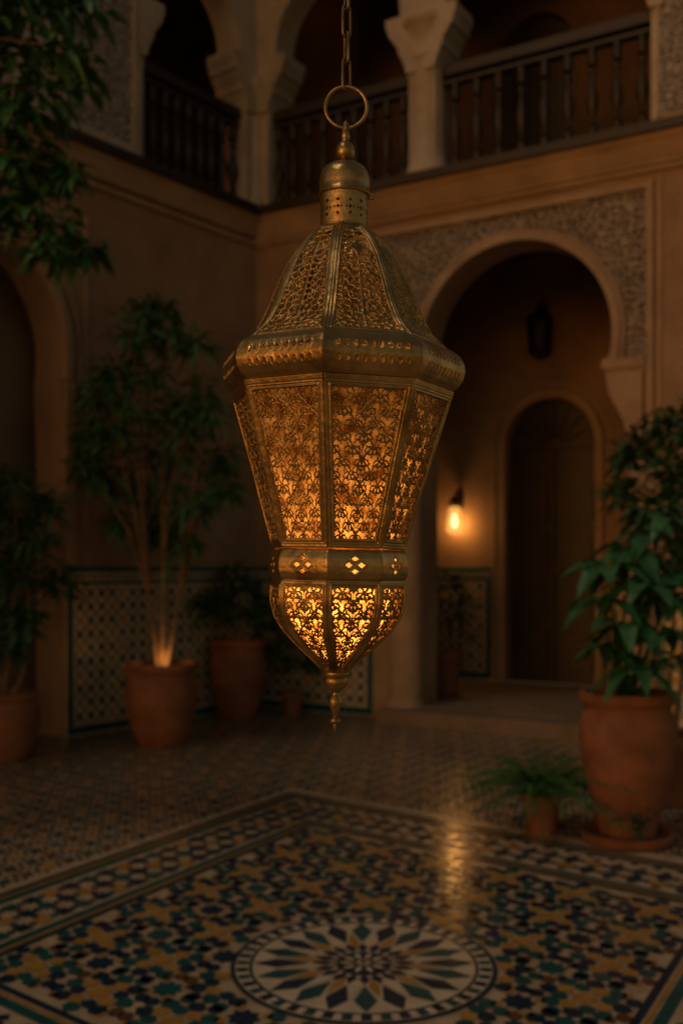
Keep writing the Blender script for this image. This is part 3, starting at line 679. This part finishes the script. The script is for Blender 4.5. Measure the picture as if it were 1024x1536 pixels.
for (px,py,dy,n,Ln) in [(905,850,-.08,9,.26),(890,905,-.14,8,.24),(955,880,-.14,9,.27),(1000,895,-.05,9,.27),(920,935,-.2,8,.25),(975,950,-.18,8,.25),(905,975,-.1,7,.22),(1025,860,.05,8,.27),(950,825,.05,8,.26),(1005,985,-.14,7,.24),(935,995,-.2,7,.21),(985,800,.1,8,.25),(1020,780,.12,8,.25)]:
    p=pp(px,py,Y); c=Vector((p.x-g.x,dy,p.z)); b=Vector((rng.uniform(-.05,.05),rng.uniform(-.04,.04),.6))
    sm.tube([b,(b+c)/2+Vector((0,0,.03)),c],[.009,.007,.004],7)
    a0=rng.uniform(0,6)
    for k in range(n):
        a=a0+2*PI*k/n; e=rng.uniform(-.1,.6); d=Vector((math.cos(a)*math.cos(e),math.sin(a)*math.cos(e),math.sin(e)))
        leaf(fm,c,d,Ln*rng.uniform(.75,1.1),Ln*.38,rng.uniform(.45,1.0),rng,0,rng.uniform(-.35,.35))
sm.build('stem',M['leaf'],T,True,None); fm.build('foliage',M['leaf_blue'],T)
g=Vector(((1000-512)/FPX*5.4,5.4,0)); Y=5.4; cl=[]
for (px,py,r) in [(1000,640,.12),(970,665,.1),(1040,650,.14),(950,690,.09),(990,710,.13),(1030,720,.14),(940,740,.08),(975,760,.11),(1020,780,.13),(1060,700,.14),(950,780,.07),(1080,770,.13),(1000,830,.12),(1050,840,.12)]:
    p=pp(px,py,Y); cl.append((p.x-g.x,rng.uniform(-.2,.15),p.z,r))
potted('potted_tree','taller leafy shrub rising behind the big clay urn at the right edge',g,.17,.36,1,cl,(75,.085,.05,.5,.1),16,'leaf_dark',.010)
g=gp(812,1250); Y=g.y; T=thing('potted_fern','small terracotta pot of arching fern fronds on the mosaic floor','potted plant',g)
mb=MB(); mb.lathe(pot_prof(.095,.185,1),36,cap=False); mb.build('pot',M['terra'],T,True,.9)
mb=MB(); mb.lathe([(.01,.17),(.08,.168)],20,cap=False); mb.build('soil',M['soil'],T)
fm=MB()
for k in range(64):
    a=2*PI*k/64*3.3+rng.uniform(-.2,.2); Lf=rng.uniform(.28,.42); e=rng.uniform(.6,1.45); dp=rng.uniform(.40,.95)
    d=Vector((math.cos(a)*math.cos(e),math.sin(a)*math.cos(e),math.sin(e)))
    pts=[]
    for i in range(15):
        t=i/14; pts.append(Vector((0,0,.17))+d*Lf*t+Vector((math.cos(a),math.sin(a),0))*Lf*.5*t*t-Vector((0,0,1))*Lf*dp*t*t)
    fm.tube(pts,.0015,4)
    for i in range(1,15):
        dd=(pts[i]-pts[i-1]).normalized(); sd=dd.cross(Vector((0,0,1))).normalized(); w=.062*(1-abs(i/14-.35))
        for s in (-1,1): leaf(fm,pts[i],sd*s+dd*.6,w,.016,.25,rng,0,0)
fm.build('fronds',M['leaf'],T)
g=gp(932,1252)+Vector((0,-.28,0)); T=thing('seedling_plant','small leafy sprig growing up in front of the big clay urn','plant',g)
fm=MB(); sm=MB()
for k in range(9):
    a=rng.uniform(0,2*PI); tip=Vector((math.cos(a)*rng.uniform(.03,.09),math.sin(a)*.05,rng.uniform(.07,.17))); sm.tube([(0,0,0),tip*.5+Vector((0,0,.02)),tip],[.003,.0025,.0015],5)
    cluster(fm,tip,.02,7,.045,.022,.4,rng,.2)
sm.build('stem',M['leaf_dark'],T); fm.build('foliage',M['leaf_dark'],T)
Y=4.3; g=Vector(((-330-512)/FPX*Y,Y,0)); T=thing('overhanging_tree','leafy branches of a tree hanging into the upper left corner of the courtyard','tree',g)
rng=random.Random(31); tm=MB(); fm=MB(); lm=MB()
tm.tube([(0,0,0),(.03,0,1),(-.02,.05,2),(.05,0,3),(.12,0,3.7)],[.11,.09,.075,.06,.04],10); tm.build('trunk',M['bark'],T,True,None)
for (px,py,r) in [(20,20,.18),(70,30,.15),(100,85,.10),(30,90,.17),(-20,60,.2),(60,140,.13),(110,115,.05),(10,170,.16),(45,215,.12),(-30,200,.2),(15,260,.12),(70,270,.08),(115,265,.05),(45,320,.10),(90,340,.07),(120,352,.04),(0,320,.10),(75,385,.06),(100,395,.03),(-60,300,.16),(-120,150,.25),(-150,20,.3),(-200,250,.25),(-100,-60,.3),(20,-60,.25),(90,-40,.16),(-300,-100,.35),(-400,60,.35),(-350,220,.3)]:
    p=pp(px,py,Y); c=Vector((p.x-g.x,rng.uniform(-.25,.25),p.z)); 
    cluster(fm,c,r,int(16+r*380),.095,.042,.7,rng,-.1)
    j=Vector((.06,0,min(3.4,c.z-.1+rng.uniform(-.2,.3)))); lm.tube([j,(j+c)/2+Vector((0,0,.14)),c],[.018,.009,.003],6)
lm.build('limbs',M['bark'],T,True,None); fm.build('crown',M['leaf'],T)
g=gp(243,1116)
SP=thing('added_trunk_light','small hidden light added to warm the bare trunks of the tall potted tree','light',g+Vector((.03,-.10,.508)))
mb=MB(); mb.lathe([(.010,0),(.013,.008),(.013,.014)],12,cap=True); mb.build('added_light_housing',M['iron'],SP,True)
lamp('added_uplight',(0,0,.045),.85,(1,.45,.13),.025,SP)  # added point lamp for the warm trunk glow; its fixture is made up
# ================================================================== sky and sun
w=bpy.data.worlds.new('World'); S.world=w; w.use_nodes=True; nt=w.node_tree; bg=nt.nodes['Background']
sk=nt.nodes.new('ShaderNodeTexSky'); sk.sky_type='NISHITA'; sk.sun_disc=False; sk.sun_elevation=R_(4); sk.sun_rotation=R_(220)
mx=nt.nodes.new('ShaderNodeMixRGB'); mx.blend_type='MULTIPLY'; mx.inputs['Fac'].default_value=1; mx.inputs['Color2'].default_value=(1,.76,.54,1)
nt.links.new(sk.outputs['Color'],mx.inputs['Color1']); nt.links.new(mx.outputs['Color'],bg.inputs['Color']); bg.inputs['Strength'].default_value=.12
sl=bpy.data.lights.new('sun','SUN'); sl.energy=.36; sl.angle=R_(16); sl.color=(1,.78,.56); so=bpy.data.objects.new('sun',sl); COL.objects.link(so)
so.rotation_euler=(R_(28),0,R_(-52))
S.view_settings.view_transform='Standard'
